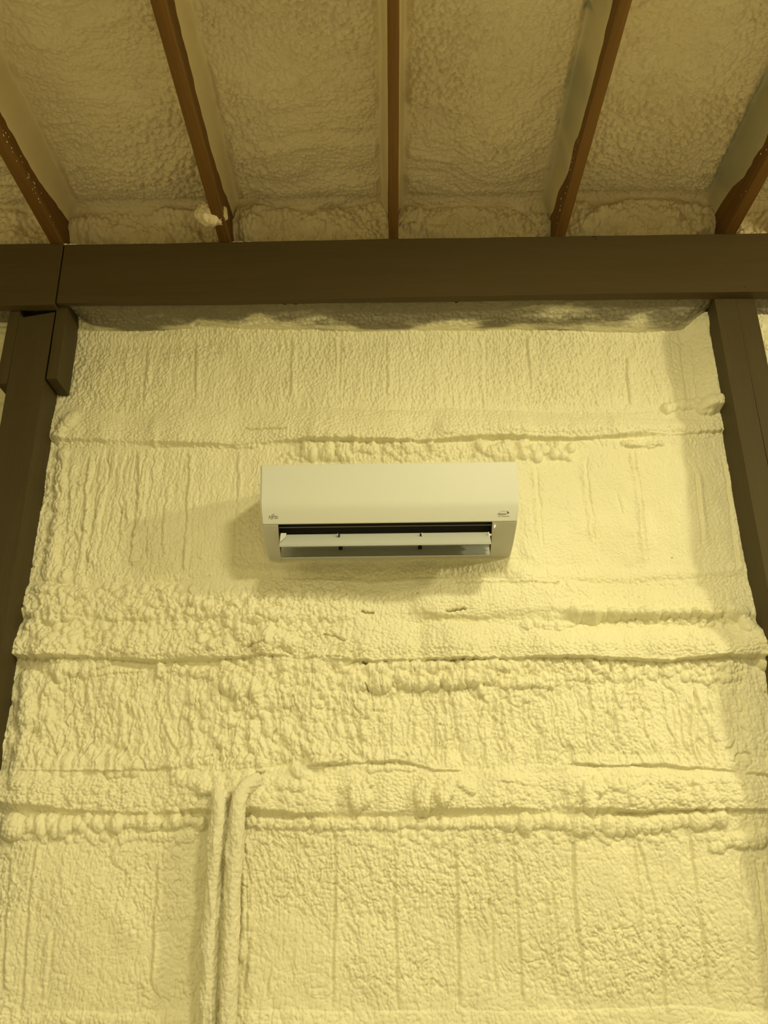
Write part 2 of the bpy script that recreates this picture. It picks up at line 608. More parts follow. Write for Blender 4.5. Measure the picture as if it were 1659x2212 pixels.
H += ((0.0022 * panel + 0.0022 * left_mid + 0.0022 * rough4) * gapR * streak).astype(np.float32)
k1 = crease((XX + wu * 1.6 + flow) * 26, ZZ * 6.5, 131, 0.055)
k2 = crease((XX + wu * 0.9) * 26, (ZZ + wv) * 22, 137, 0.05)
k3 = crease((XX + wu + (ZZ - 1.5) * 0.25) * 48, ZZ * 24, 139, 0.07)
H -= ((0.0058 * left_mid + 0.0060 * rough4 + 0.0016 * panel * gapR) * k1).astype(np.float32)
H -= ((0.0040 * messL + 0.0018 * inband + 0.0020 * lowz * patch) * k2).astype(np.float32)
H -= ((0.0022 * lowz + 0.0014 * panel + 0.0012 * inband) * k3 * (0.4 + patch)).astype(np.float32)
gR = 1 - gapR
H += (gR * 0.0028 * cells((XX + wu + ZZ * 0.5) / 0.014, (ZZ + wv - XX * 0.4) / 0.010, 93)).astype(np.float32)
tz = sm((ZZ - zy(880)) / 0.03)
H += (0.0022 * tz * cA).astype(np.float32)

# board joints telegraphing through
G = [
    ([(318, 735), (308, 878)], 1), ([(425, 740), (420, 870)], 1), ([(630, 722), (625, 868)], 1), ([(735, 730), (732, 860)], -1), ([(835, 725), (833, 862)], 1),
    ([(1048, 725), (1050, 860)], -1), ([(1135, 722), (1146, 842)], 1), ([(1350, 765), (1358, 885)], 1), ([(1470, 740), (1485, 880)], -1), ([(1492, 745), (1508, 895)], -1),
    ([(188, 985), (180, 1080), (160, 1240)], 1), ([(150, 1000), (135, 1230)], 1), ([(212, 985), (200, 1120), (180, 1235)], 1), ([(240, 985), (220, 1110), (203, 1230)], -1),
    ([(296, 970), (292, 1080), (276, 1225)], 1), ([(323, 1010), (310, 1130), (318, 1215)], -1), ([(360, 1040), (345, 1150), (350, 1210)], 1), ([(405, 975), (395, 1240)], 1),
    ([(430, 1050), (424, 1240)], -1), ([(511, 970), (506, 1240)], 1), ([(265, 1060), (250, 1200)], 1),
    ([(1158, 1000), (1165, 1100), (1173, 1195)], -1), ([(1264, 985), (1275, 1080), (1286, 1175)], -1), ([(1366, 970), (1380, 1060), (1393, 1140), (1402, 1235)], -1),
    ([(1500, 1020), (1512, 1110), (1520, 1180)], 1), ([(1560, 990), (1578, 1100), (1592, 1235)], 1), ([(1330, 1060), (1345, 1120)], 1),
    ([(150, 1470), (158, 1560), (175, 1650)], 1), ([(198, 1470), (205, 1560), (200, 1660)], -1), ([(243, 1455), (240, 1560), (225, 1655)], 1), ([(270, 1490), (275, 1600), (300, 1650)], -1),
    ([(330, 1500), (355, 1580), (390, 1640)], 1), ([(362, 1440), (360, 1520), (370, 1560)], 1), ([(110, 1480), (100, 1560), (130, 1650)], 1), ([(300, 1500), (320, 1590), (350, 1650)], -1),
    ([(843, 1480), (845, 1560), (843, 1635)], 1), ([(940, 1480), (938, 1640)], 1), ([(965, 1475), (972, 1560), (975, 1640)], -1), ([(892, 1500), (890, 1620)], 1), ([(1075, 1480), (1085, 1620)], 1),
    ([(1195, 1480), (1205, 1620)], -1), ([(1320, 1480), (1332, 1620)], 1), ([(1450, 1480), (1460, 1640)], 1), ([(1500, 1480), (1510, 1650)], -1), ([(600, 1500), (610, 1620)], -1), ([(520, 1500), (540, 1640)], 1),
    ([(82, 1815), (70, 1900), (48, 2150), (40, 2200)], 1), ([(25, 1850), (5, 2150)], 1), ([(342, 1860), (333, 1960), (322, 2150)], 1), ([(275, 1870), (268, 1925)], 1), ([(120, 2000), (100, 2150)], -1),
    ([(722, 1790), (724, 1900), (717, 2185)], 1), ([(850, 1800), (853, 1960), (858, 2180)], 1), ([(980, 1810), (988, 2000), (992, 2180)], 1), ([(1106, 1800), (1112, 1900), (1122, 2060), (1128, 2170)], 1),
    ([(1236, 1800), (1240, 1960), (1252, 2060), (1264, 2145)], 1), ([(1045, 1840), (1062, 2000), (1070, 2150)], -1), ([(1190, 1900), (1205, 2050), (1216, 2130)], -1),
    ([(1366, 1800), (1378, 1920), (1388, 2030)], -1), ([(1375, 1815), (1405, 1920), (1430, 2050), (1438, 2190)], 1), ([(1488, 1800), (1508, 1960), (1532, 2160)], 1), ([(1636, 1850), (1650, 1990), (1665, 2100)], 1),
    ([(1600, 1850), (1625, 2150)], -1), ([(530, 1810), (534, 2000), (528, 2150)], 1), ([(585, 2085), (575, 2160)], 1),
]
for k, (g, s) in enumerate(G):
    strong = 1.5 if k in (10, 14, 23, 17) else 1.0
    groove(g, (0.0075 if k >= 43 else 0.0052) * strong, 0.0042, s, 0.0044 * strong, 0.016, 0.007 if 10 <= k <= 23 else 0.004, seed=100 + k)

# rolls, blobs and drips
lumps(655, 775, 962, 985, 30, 11, 0.7, 1.6)
lumps(775, 960, 958, 975, 36, 8, 0.55)
lumps(1015, 1240, 958, 990, 50, 10, 0.6, 1.2)
lumps(600, 1000, 975, 998, 60, 5, 0.5)
bead_row([(655, 962), (760, 960)], 8, 0.9, 0.5)
bead_row([(1345, 961), (1390, 966), (1430, 960)], 5, 0.5, 0.5, 0.05)
bead_row([(330, 960), (560, 962)], 5, 0.8, 0.5, 0.15)
bead_row([(1240, 1332), (1300, 1330)], 12, 0.7, 0.5, 0.1)
for x, rx, rz in ((1325, 19, 13), (1350, 14, 11), (1365, 9, 10), (1380, 9, 10), (1393, 18, 13), (1412, 14, 12), (1435, 10, 8), (1455, 12, 8), (1475, 14, 10), (1500, 12, 9), (1525, 13, 8), (1550, 9, 7)):
    bead(x, 1327 + rng.randn() * 1.5, rx, rz, 0.023)
bead(1592, 1326, 22, 16, 0.012)
bead(1618, 1375, 22, 26, 0.014)
bead(1610, 1400, 26, 18, 0.014, -0.4)
bead_row([(1605, 1345), (1630, 1372), (1640, 1400), (1650, 1440)], 12, 0.8, 0.5)
lumps(1330, 1560, 1338, 1352, 50, 5, 0.5)
lumps(1180, 1240, 1335, 1353, 18, 7, 0.5)
bead_row([(1130, 1352), (1240, 1352)], 7, 1.0, 0.5)
bead(565, 1334, 60, 17, 0.024, 0.06)
bead(535, 1330, 30, 14, 0.018, 0.2)
bead(610, 1330, 30, 12, 0.014, -0.1)
bead_row([(500, 1350), (540, 1372), (565, 1390), (600, 1400)], 11, 0.8, 0.5, 0.4, 1.5)
bead(577, 1362, 18, 13, 0.018)
bead_row([(575, 1385), (600, 1378), (620, 1385), (640, 1400)], 9, 0.7, 0.7, 0.2, 1.7)
bead_row([(560, 1432), (610, 1436), (650, 1438), (700, 1428), (760, 1430)], 13, 1.0, 0.45, 0.25)
lumps(430, 640, 1300, 1400, 90, 9, 0.5, 1.0, -0.2)
lumps(90, 430, 1265, 1345, 170, 9, 0.42)
lumps(90, 330, 1350, 1415, 70, 10, 0.4)
bead(110, 1233, 19, 22, 0.014)
bead(112, 1208, 14, 20, 0.012)
bead(138, 1243, 13, 17, 0.012)
bead(172, 1250, 12, 13, 0.010)
bead_row([(100, 1335), (125, 1328), (150, 1330)], 13, 1.0, 0.55, 0.2)
bead_row([(68, 1355), (90, 1345)], 12, 1.0, 0.5)
bead_row([(150, 1322), (250, 1320)], 6, 1.2, 0.5, 0.4)
bead_row([(90, 1280), (140, 1275), (180, 1280)], 9, 1.1, 0.5, 0.6)
bead_row([(100, 1415), (180, 1425), (240, 1432)], 9, 1.0, 0.45, 0.4)
# just under belt B
bead_row([(800, 1442), (850, 1438), (900, 1440), (960, 1440), (1010, 1438), (1100, 1440)], 10, 1.0, 0.6, 0.25)
bead_row([(810, 1460), (870, 1458), (930, 1450), (1000, 1448)], 10, 1.0, 0.5, 0.4)
bead(820, 1478, 25, 19, 0.034)
bead_row([(855, 1462), (880, 1470), (905, 1476), (950, 1472), (1000, 1470), (1060, 1466)], 12, 0.9, 0.6, 0.3)
bead(865, 1470, 18, 15, 0.016)
bead_row([(780, 1470), (785, 1490)], 9, 0.9, 0.6)
bead_row([(1030, 1440), (1035, 1480), (1040, 1495)], 10, 0.8, 0.6)
bead_row([(1085, 1482), (1110, 1478), (1150, 1476), (1190, 1484)], 7, 0.9, 0.5, 0.2)
lumps(1000, 1230, 1432, 1478, 90, 6, 0.5)
lumps(1240, 1600, 1430, 1470, 110, 7, 0.45)
bead_row([(1270, 1430), (1310, 1458)], 9, 0.9, 0.6)
bead(1312, 1460, 9, 8, 0.012)
lumps(480, 800, 1432, 1530, 220, 10, 0.5, 1.0, 0.3)
lumps(400, 800, 1500, 1640, 190, 8, 0.42, 1.5, 0.4)
bead_row([(490, 1480), (520, 1490), (560, 1500)], 12, 0.9, 0.5)
bead_row([(100, 1440), (160, 1442), (200, 1440)], 10, 0.9, 0.5, 0.4, 1.5)
for k in range(6):
    bead(130 + k * 3, 1450 + k * 7, 7, 9, 0.010)
bead(142, 1484, 10, 8, 0.014)
bead_row([(345, 1440), (352, 1462)], 9, 0.7, 0.6)
bead_row([(380, 1445), (460, 1455)], 8, 0.9, 0.45, 0.4)
bead_row([(60, 1470), (65, 1520), (60, 1580), (45, 1650)], 14, 0.8, 0.45, 0.6)
bead(45, 1650, 16, 14, 0.014)
lumps(60, 110, 1460, 1650, 60, 11, 0.5, 1.3)
lumps(90, 400, 1590, 1655, 60, 9, 0.3, 1.5, 0.3)
bead_row([(40, 1655), (300, 1655)], 10, 0.85, 0.45, 0.2, 1.5)
bead_row([(40, 1690), (230, 1690)], 10, 0.9, 0.3, 0.4, 1.4)
lumps(30, 200, 1690, 1750, 80, 6, 0.4)
lumps(200, 460, 1690, 1745, 90, 6, 0.3)
# foam spill around the heads of the lines
lumps(375, 460, 1655, 1690, 50, 8, 0.55)
lumps(420, 540, 1640, 1712, 60, 13, 0.5)
bead_row([(430, 1692), (450, 1702), (475, 1712), (500, 1708), (520, 1705)], 11, 0.8, 0.7, 0.3)
bead(480, 1715, 9, 14, 0.022)
bead_row([(505, 1660), (540, 1650), (570, 1648)], 14, 0.7, 0.5, 0.4)
bead_row([(505, 1670), (520, 1682)], 13, 0.8, 0.5)
bead(650, 1668, 26, 12, 0.014, -0.6)
bead(690, 1650, 20, 9, 0.012, 0.2)
bead_row([(800, 1662), (850, 1658), (900, 1660)], 5, 0.8, 0.4, 0.1)
# belt C drips and beads
for cx, y0, y1, n, r in ((772, 1690, 1742, 26, 11), (912, 1702, 1748, 22, 10), (955, 1698, 1735, 16, 9), (1272, 1695, 1748, 24, 11)):
    for _ in range(n):
        t = rng.rand()
        bead(cx + rng.randn() * 14 * (1 - t * 0.8), y0 + (y1 - y0) * t, r * rng.uniform(0.6, 1.1), r * rng.uniform(0.8, 1.6), 0.013 + 0.016 * t)
bead_row([(600, 1695), (660, 1700)], 8, 0.9, 0.4)
bead_row([(990, 1692), (1020, 1708)], 6, 0.8, 0.5)
lumps(560, 760, 1690, 1730, 50, 7, 0.3)
lumps(1040, 1260, 1700, 1745, 60, 6, 0.3)
lumps(1290, 1600, 1690, 1745, 160, 7, 0.35)
bead(32, 1786, 24, 24, 0.030)
bead(44, 1794, 13, 16, 0.028)
bead_row([(60, 1782), (150, 1780)], 12, 1.05, 0.6, 0.35, 1.2)
bead(95, 1790, 12, 18, 0.026)
bead_row([(150, 1778), (210, 1780), (290, 1776), (380, 1774), (440, 1778)], 9, 1.1, 0.6, 0.45, 1.2, 0.5)
bead(218, 1784, 12, 12, 0.018)
bead_row([(530, 1775), (700, 1780), (900, 1779), (1100, 1778)], 6.5, 1.0, 0.5, 0.25, 1.2)
bead_row([(560, 1783), (700, 1784), (850, 1785)], 5.5, 2.2, 0.6, 0.4, 1.1)
bead_row([(1090, 1780), (1180, 1776), (1240, 1782), (1330, 1782), (1450, 1775), (1560, 1768)], 9, 0.7, 0.45, 0.35, 1.1, 0.5)
lumps(530, 1600, 1795, 1820, 120, 6, 0.35)
lumps(60, 440, 1795, 1815, 60, 7, 0.35)
bead_row([(530, 1820), (528, 1900), (530, 2000), (520, 2060)], 8, 1.1, 0.45, 0.6, 1.6)
bead_row([(1540, 1830), (1620, 1810), (1659, 1800)], 10, 1.0, 0.35, 0.5)
# edges against the posts
bead_row([(160, 905), (140, 925), (130, 950)], 12, 0.9, 0.35, 0.4)
bead_row([(135, 985), (128, 1060), (120, 1140), (112, 1190)], 10, 1.2, 0.35, 0.6)
bead_row([(1515, 885), (1545, 888)], 15, 0.8, 0.6, 0.2)
bead_row([(1440, 878), (1510, 872)], 11, 0.9, 0.4, 0.3)
H += BEAD

# narrow cracks and pinholes
for pts, d in (([(530, 926), (560, 928), (590, 927), (618, 930)], 0.012), ([(640, 957), (760, 957)], 0.006), ([(965, 1322), (985, 1321), (1003, 1319)], 0.03),
               ([(782, 1321), (806, 1324)], 0.03), ([(985, 1261), (1100, 1261), (1205, 1262)], 0.008), ([(785, 1431), (792, 1432)], 0.035),
               ([(790, 1476), (796, 1492)], 0.02), ([(700, 1373), (725, 1376), (745, 1385)], 0.014), ([(130, 905), (135, 925)], 0.015), ([(900, 1427), (1060, 1427)], 0.006),
               ([(1350, 970), (1420, 966)], 0.006), ([(540, 1400), (575, 1392)], 0.012), ([(640, 1423), (740, 1421)], 0.008)):
    p = np.array([W(*q) for q in pts])
    sl = win(p[:, 0].min() - .01, p[:, 0].max() + .01, p[:, 1].min() - .02, p[:, 1].max() + .02)
    zz0 = np.interp(X[sl[1]], p[:, 0], p[:, 1]) + fbm(X[sl[1]] * 90, X[sl[1]] * 0, 5, 3) * 0.006
    dd = np.abs(ZZ[sl] - zz0[None, :])
    e = sm((X[sl[1]] - p[0, 0] + .006) / .006) * sm((p[-1, 0] + .006 - X[sl[1]]) / .006)
    H[sl] -= (d * np.exp(-(dd / 0.0024) ** 2) * e[None, :]).astype(np.float32)
for px_, py_ in ((749, 1285), (901, 1284), (653, 1612), (950, 1565), (949, 1606), (765, 1517), (82, 1895), (1454, 1203)):
    x, z = W(px_, py_)
    sl = win(x - .01, x + .01, z - .01, z + .01)
    H[sl] -= (0.015 * np.exp(-((XX[sl] - x) ** 2 + (ZZ[sl] - z) ** 2) / 0.002 ** 2)).astype(np.float32)

# keep the foam behind the air conditioner from swallowing it
ax0, az0 = W(585, 1215)
ax1, az1 = W(1100, 1000)
msk = sm((X - ax0 + .06) / .06)[None, :] * sm((ax1 + .06 - X) / .06)[None, :] * sm((ZZ - az0 + .05) / .05) * sm((az1 + 0.03 - ZZ) / .04)
H = (H * (1 - 0.6 * msk)).astype(np.float32)

# top edge rolls towards the soffit
tp = sm((ZZ - (ledge_z - 0.05)) / 0.05)
H += (0.012 * tp).astype(np.float32)
above = sm((ZZ - ledge_z - 0.03) / 0.02)
H = H * (1 - above) + above * (0.02 + 0.007 * cA + 0.012 * cB)
pts = np.stack([XX, YW - H, ZZ], -1)
wall = grid_obj('wall_back', pts, M['foam'])
wall['label'] = 'back wall covered in cream sprayed foam'

# ------------------------------------------------------------------ foam soffit between wall top and beam
sx = np.arange(-2.0, 2.0, 0.003)
sy = np.arange(YP + 0.002, YW + 0.03, 0.003)
SX, SY = np.meshgrid(sx, sy)
lp = [(0, 700), (165, 676), (180, 694), (205, 710), (330, 711), (415, 709), (428, 697), (470, 703), (520, 711), (830, 713), (1000, 711), (1100, 706), (1250, 710), (1400, 712), (1478, 708), (1505, 692), (1530, 670), (1560, 670), (1620, 700), (1659, 706)]
lx = [P(a, b, 2.70).x for a, b in lp]
lz = [P(a, b, 2.70).z for a, b in lp]
t = (SY - YP) / (YW - YP)
zl = np.interp(SX, lx, lz)
zb = beam_bot + 0.020
SZ = zb + (zl - zb) * sm(t * 1.05)
dome = cells(SX / 0.020 + fbm(SX * 20, SY * 20, 3, 2), SY / 0.012, 91)
SZ = SZ - 0.010 * dome * (1 - 0.8 * sm((t - 0.55) / 0.3)) + fbm(SX * 12, SY * 14, 95, 3) * 0.016 * (1 - t)
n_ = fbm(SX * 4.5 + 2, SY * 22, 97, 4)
dust_tone = np.clip(sm((1.0 - t) / 0.5 + n_ * 1.5) * 1.0, 0, 1)  # grey-brown tone over the soffit foam, stronger towards the beam
so = grid_obj('trim_1', np.stack([SX, SY, SZ], -1)[:, ::-1], M['soffit_foam'], dust_tone[:, ::-1].copy())

# ------------------------------------------------------------------ foam ceiling between rafters
cx = np.arange(-2.3, 2.3, 0.0032)
cy = np.concatenate([np.arange(-5.0, 1.3, 0.05), np.arange(1.3, 2.585, 0.0034), np.arange(2.585, 2.70, 0.0013), np.arange(2.70, 2.8, 0.0034)])
QX, QY = np.meshgrid(cx, cy)
rx = np.array(rafter_x)
ridx = np.argmin(np.abs(QX[..., None] - rx[None, None, :]), -1)
dr = QX - rx[ridx]
ad = np.abs(dr) - 0.019
wob = fbm(QX * 3, QY * 5, 203, 3) * 0.03 + fbm(QX * 14, QY * 14, 204, 3) * 0.012
tt = np.clip((ad + 0.002) / (0.026 + wob * 0.5), 0, 1)
low = 0.045 + fbm(QY * 4, ridx * 7.7, 205, 4, 0.6) * 0.035 + 0.08 * sm((QY - 2.25) / 0.35)
cz = beam_top + low + (ceil_z - beam_top - low) * (1 - (1 - tt) ** 2.2)
mid = sm((ad - 0.018) / 0.03)
qw = fbm(QX * 12, QY * 12, 207, 3) * 0.018
rip = fbm(QX * 2.3 + qw * 6, QY * 15 + qw * 20 + fbm(QX * 2, QY * 3, 222, 2) * 4, 209, 3, 0.5)
q1 = cells((QX + qw) / 0.018, (QY + qw) / 0.014, 211)
q2 = cells((QX - qw) / 0.036, (QY + qw) / 0.024, 215)
bigm = sm(0.30 + 1.5 * fbm(QX * 1.9 + 9, QY * 2.6 + 3, 217, 3))
for bx0, by0, bw, bh in ((-0.22, 1.72, 0.16, 0.28), (0.20, 1.98, 0.16, 0.26), (0.42, 2.3, 0.12, 0.10), (-0.75, 2.40, 0.30, 0.12)):
    bigm = np.maximum(bigm, np.exp(-((QX - bx0) / bw) ** 2 - ((QY - by0) / bh) ** 2))
cz = cz - mid * (0.017 * rip + (0.008 + 0.005 * bigm) * q1 + (0.005 + 0.020 * bigm) * q2 + fbm(QX * 5, QY * 5, 219, 3) * 0.016)
cz = cz - (1 - mid) * fbm(QX * 18, QY * 10, 221, 3) * 0.004
# fall towards the wall plate behind the beam
fall = sm((QY - 2.60 + fbm(QX * 6, QX * 0, 241, 3) * 0.03) / 0.065)
cz = cz - fall * (0.17 + 0.012 * q2) * np.clip((cz - beam_top) / 0.20, 0, 1.1)
cz = cz + 0.018 * np.exp(-((QY - 2.575) / 0.02) ** 2) * mid * (0.3 + q2)
fz = sm(fall * 6) * sm((1.02 - fall) * 8 + 0.3)
QYd = QY - fz * (0.016 * cells((QX + qw) / 0.022, (cz + qw) / 0.018, 245) + 0.012 * cells((QX + qw) / 0.05, (cz + qw) / 0.035, 247) + 0.05 * fbm(QX * 7, cz * 12, 249, 3))
cz = np.maximum(cz, beam_top + 0.006)
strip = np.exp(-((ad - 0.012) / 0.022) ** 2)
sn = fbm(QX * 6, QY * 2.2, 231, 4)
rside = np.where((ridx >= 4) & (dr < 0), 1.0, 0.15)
dust_tone = np.clip(strip * rside * (0.35 + 2.2 * sn), 0, 1) * 0.85
x_, y_, r_ = P(1273, 38, 2.0).x, 0, 0
hit = P(1273, 38, 1.0)
d_ = ray(1273, 38)
tk = (ceil_z - 0.06 - CAM_Z) / d_.z
bx_, by_ = d_.x * tk, d_.y * tk
dust_tone = np.maximum(dust_tone, 1.0 * sm(1.4 - np.hypot(QX - bx_, QY - by_) / 0.016))
ceil_ob = grid_obj('ceiling', np.stack([QX, QYd, cz], -1)[:, ::-1], M['ceiling_foam'], dust_tone[:, ::-1].copy())


# ------------------------------------------------------------------ rest of the room
def slab(name, x0, x1, y0, y1, z0, z1, mat):
    bm = bmesh.new()
    box_bm(bm, x0, x1, y0, y1, z0, z1)
    return structure(finish(bm, name, mat))


slab('floor', -3.5, 3.5, -5.1, 2.9, -0.1, 0.0, M['concrete'])
slab('wall_left', -3.5, -3.4, -5.1, 2.9, 0.0, 4.05, M['foam'])
slab('wall_right', 3.4 + 0.6, 3.5 + 0.6, -5.1, 2.9, 0.0, 4.05, M['foam'])
slab('wall_front', -3.5, 4.1, -5.1, -5.0, 0.0, 4.05, M['foam'])
slab('trim_2', 3.38, 4.1, 2.70, 2.9, 0.0, 4.05, M['foam'])
slab('trim_3', -3.5, 4.1, -5.1, 2.9, 3.98, 4.05, M['ceiling_foam'])

# ------------------------------------------------------------------ header beam
xj = P(128, 590, YB).x
main = plank('header_beam', xj + 0.0022, 2.2, YB, YB + BT, beam_bot, beam_top, M['paint_x'], axis=0, bevel=0.002, seed=3, wob=0.0016)
tag(main, 'long dark brown painted header beam spanning above the air conditioner', 'beam')
lb_bot = P(90, 658, YB).z
left = plank('header_beam', -2.2, xj - 0.0022, YB - 0.001, YB + BT - 0.001, lb_bot, beam_top - 0.001, M['paint_x'], axis=0, bevel=0.002, seed=5, wob=0.0016)
tag(left, 'short end of brown header beam left of the vertical joint', 'beam')
for o in (main, left):
    to_local(o, (0, YB, beam_bot))


def knot(parent, px, py, r, name='knot'):
    c = P(px, py, YB)
    bm = bmesh.new()
    bmesh.ops.create_uvsphere(bm, u_segments=14, v_segments=8, radius=1)
    for v in bm.verts:
        v.co = Vector((v.co.x * r * 1.5 + v.co.z * r * 0.2, v.co.y * 0.0016, v.co.z * r * 0.7)) + Vector((c.x, YB, c.z))
    o = finish(bm, name, M['dark'], None, smooth=True)
    o.data.transform(Matrix.Translation(-parent.location))
    o.parent = parent
    o['label'] = 'small dark knot hole in the beam'


knot(main, 1610, 621, 0.0030)
knot(main, 1283, 511, 0.0042)
knot(main, 1287, 516, 0.0030)


# chips lying on the beam top
def foam_bits(name, px0, px1, n, label, seed, zt=beam_top):
    rg = np.random.RandomState(seed)
    bm = bmesh.new()
    x0 = P(px0, 515, YB).x
    x1 = P(px1, 515, YB).x
    for i in range(n):
        x = x0 + (x1 - x0) * i / max(1, n - 1) + rg.randn() * 0.002
        r = rg.uniform(0.004, 0.008)
        m = Matrix.Translation((x, YB + 0.012, zt + r * 0.15)) @ Matrix.Diagonal((1.5, 1.4, 0.6, 1))
        bmesh.ops.create_icosphere(bm, subdivisions=2, radius=r, matrix=m)
    o = finish(bm, name, M['glue'], None, smooth=True)
    c = Vector(((x0 + x1) / 2, YB + 0.012, zt))
    to_local(o, c)
    tag(o, label, 'foam crumbs')
    o['kind'] = 'stuff'


foam_bits('foam_crumbs', 500, 540, 9, 'pale foam crumbs on the beam right of the second rafter', 3)
foam_bits('foam_crumbs', 1222, 1256, 9, 'pale foam crumbs on the beam right of the fourth rafter', 4)
foam_bits('foam_crumbs', 1600, 1650, 7, 'pale foam crumbs on the beam right of the fifth rafter', 5)
foam_bits('foam_crumbs', 142, 160, 5, 'pale foam crumbs on the beam beside its vertical joint', 6)
foam_bits('foam_crumbs', 90, 112, 5, 'pale foam crumbs on the short left beam end', 7)

# ------------------------------------------------------------------ rafters
names = ['far left rafter, mostly outside the frame', 'raw wood rafter meeting the beam at its vertical joint, first from left',
         'raw wood rafter with foam blob near the beam, second from left', 'middle raw wood rafter running straight towards the viewer',
         'raw wood rafter leaning right, fourth from left', 'raw wood rafter at the right edge, fifth from left', 'rafter beyond the right edge']
raft = {}
for i, x in enumerate(rafter_x):
    if i in (0, 6):
        continue
    o = plank('rafter', x - 0.019, x + 0.019, -4.9, 2.70, beam_top + 0.001, beam_top + 0.235, M['raw'], axis=1, bevel=0.002, seg_len=0.12, wob=0.0012, seed=40 + i)
    to_local(o, (x, YB, beam_top))
    tag(o, names[i], 'rafter', 'roof rafters over the beam')
    raft[i] = o


def specks(parent, x, side, ys, seed):
    rg = np.random.RandomState(seed)
    bm = bmesh.new()
    for y in ys:
        z = beam_top + rg.uniform(0.004, 0.05)
        r = rg.uniform(0.0009, 0.0024)
        m = Matrix.Translation((x + side * 0.0192, y, z)) @ Matrix.Diagonal((0.5, 2.0 * rg.uniform(.6, 1.6), 1.0, 1))
        bmesh.ops.create_icosphere(bm, subdivisions=2, radius=r, matrix=m)
    o = finish(bm, 'foam_speck', M['glue'], None, smooth=True)
    o.data.transform(Matrix.Translation(-parent.location))
    o.parent = parent
    o['kind'] = 'stuff'
    o['label'] = 'white foam specks on the rafter side'


rg = np.random.RandomState(2)
specks(raft[1], rafter_x[1], 1, list(rg.uniform(2.0, 2.55, 26)), 1)
specks(raft[2], rafter_x[2], 1, list(rg.uniform(2.15, 2.55, 26)), 2)
specks(raft[4], rafter_x[4], -1, list(rg.uniform(2.1, 2.5, 14)), 3)
specks(raft[5], rafter_x[5], -1, list(rg.uniform(1.9, 2.5, 14)), 4)

# foam blob squeezed over the second rafter
bm = bmesh.new()
c = P(462, 466, 2.45)
bmesh.ops.create_icosphere(bm, subdivisions=5, radius=1)
co = np.array([v.co[:] for v in bm.verts])
nn = fbm(co[:, 0] * 3 + 5, co[:, 1] * 3 + co[:, 2] * 4, 301, 3)
c1_ = cells(co[:, 0] * 3.2 + 9, co[:, 2] * 3.2 + co[:, 1] * 2.0 + 4, 303)
bc = Vector((rafter_x[2] - 0.026, 2.44, beam_top + 0.032))
for v, a, b in zip(bm.verts, nn, c1_):
    v.co = v.co * (1 + 0.35 * a + 0.14 * b)
    v.co = Vector((v.co.x * 0.052, v.co.y * 0.042, v.co.z * 0.042)) + bc
o = finish(bm, 'foam_blob', M['ceiling_foam'], None, smooth=True)
to_local(o, bc)
tag(o, 'knobbly foam blob squeezed out over the second rafter from left', 'foam blob')

# ------------------------------------------------------------------ posts
Pz = 3.34


def xat(px, py, y=YP):
    return P(px, py, y).x


# left post with two cleats
plx0, plx1 = xat(38.5, 700), xat(114.5, 700)
lp_e = empty('timber_post', ((plx0 + plx1) / 2, YP + 0.07, 0.0))
tag(lp_e, 'dark brown timber post left of the air conditioner', 'post')


def adopt(o, parent):
    o.data.transform(Matrix.Translation(-parent.location))
    o.parent = parent
    return o


zt1 = P(40, 685.5, YP).z
zt2 = P(117, 673.5, YP).z
bm = bmesh.new()
n = 30
prof_top = [(plx0, zt1 + 0.014), (plx0 + 0.008, zt1), (plx1, zt2)]
# front slice with slanted, shortened top
vsf = []
outline = [(plx0, 0.0), (plx1, 0.0), (plx1, zt2), (plx0 + 0.014, zt1), (plx0, zt1 + 0.012)]
f = [bm.verts.new((a, YP, b)) for a, b in outline]
bk = [bm.verts.new((a, YP + 0.055, b)) for a, b in outline]
bm.faces.new(f)
bm.faces.new(bk[::-1])
for i in range(len(f)):
    j = (i + 1) % len(f)
    bm.faces.new((f[i], bk[i], bk[j], f[j]))
adopt(finish(bm, 'post_front', M['paint_z'], bevel=0.0015), lp_e)
bm = bmesh.new()
box_bm(bm, plx0, plx1, YP + 0.055, YP + 0.14, 0.0, beam_top - 0.02)
adopt(finish(bm, 'post_core', M['paint_z'], bevel=0.0015), lp_e)

cz_b = P(110, 818, YP).z
cleat = plank('cleat', plx1 + 0.0060, plx1 + 0.0060 + 0.038, YP - 0.001, YP + 0.125, cz_b, beam_bot + 0.03, M['paint_z'], axis=2, bevel=0.0018, seed=9, seg_len=0.04)
to_local(cleat, (plx1 + 0.025, YP + 0.06, cz_b))
tag(cleat, 'short brown cleat on the right side of the left post under the beam', 'cleat')
cz_l = P(5, 828, YP).z
cleat2 = plank('cleat', plx0 - 0.0008 - 0.039, plx0 - 0.0008, YP + 0.001, YP + 0.125, cz_l, beam_bot + 0.03, M['paint_z'], axis=2, bevel=0.0018, seed=10, seg_len=0.04)
to_local(cleat2, (plx0 - 0.02, YP + 0.06, cz_l))
tag(cleat2, 'short brown cleat on the left side of the left post at the frame edge', 'cleat')

# right post, two plies with a thin split
prx0, prx1 = xat(1545.5, 660), xat(1632, 655)
xs_ = xat(1592, 660)
rp_e = empty('timber_post', ((prx0 + prx1) / 2, YP + 0.07, 0.0))
tag(rp_e, 'dark brown timber post right of the air conditioner with long split', 'post')
bm = bmesh.new()
zsplit = P(1613, 768, YP).z
outl = [(prx0, 0), (xs_ - 0.0016, 0), (xs_ - 0.0014, zsplit - 0.5), (xs_ - 0.0002, zsplit), (xs_, beam_top - 0.03), (prx0, beam_top - 0.03)]


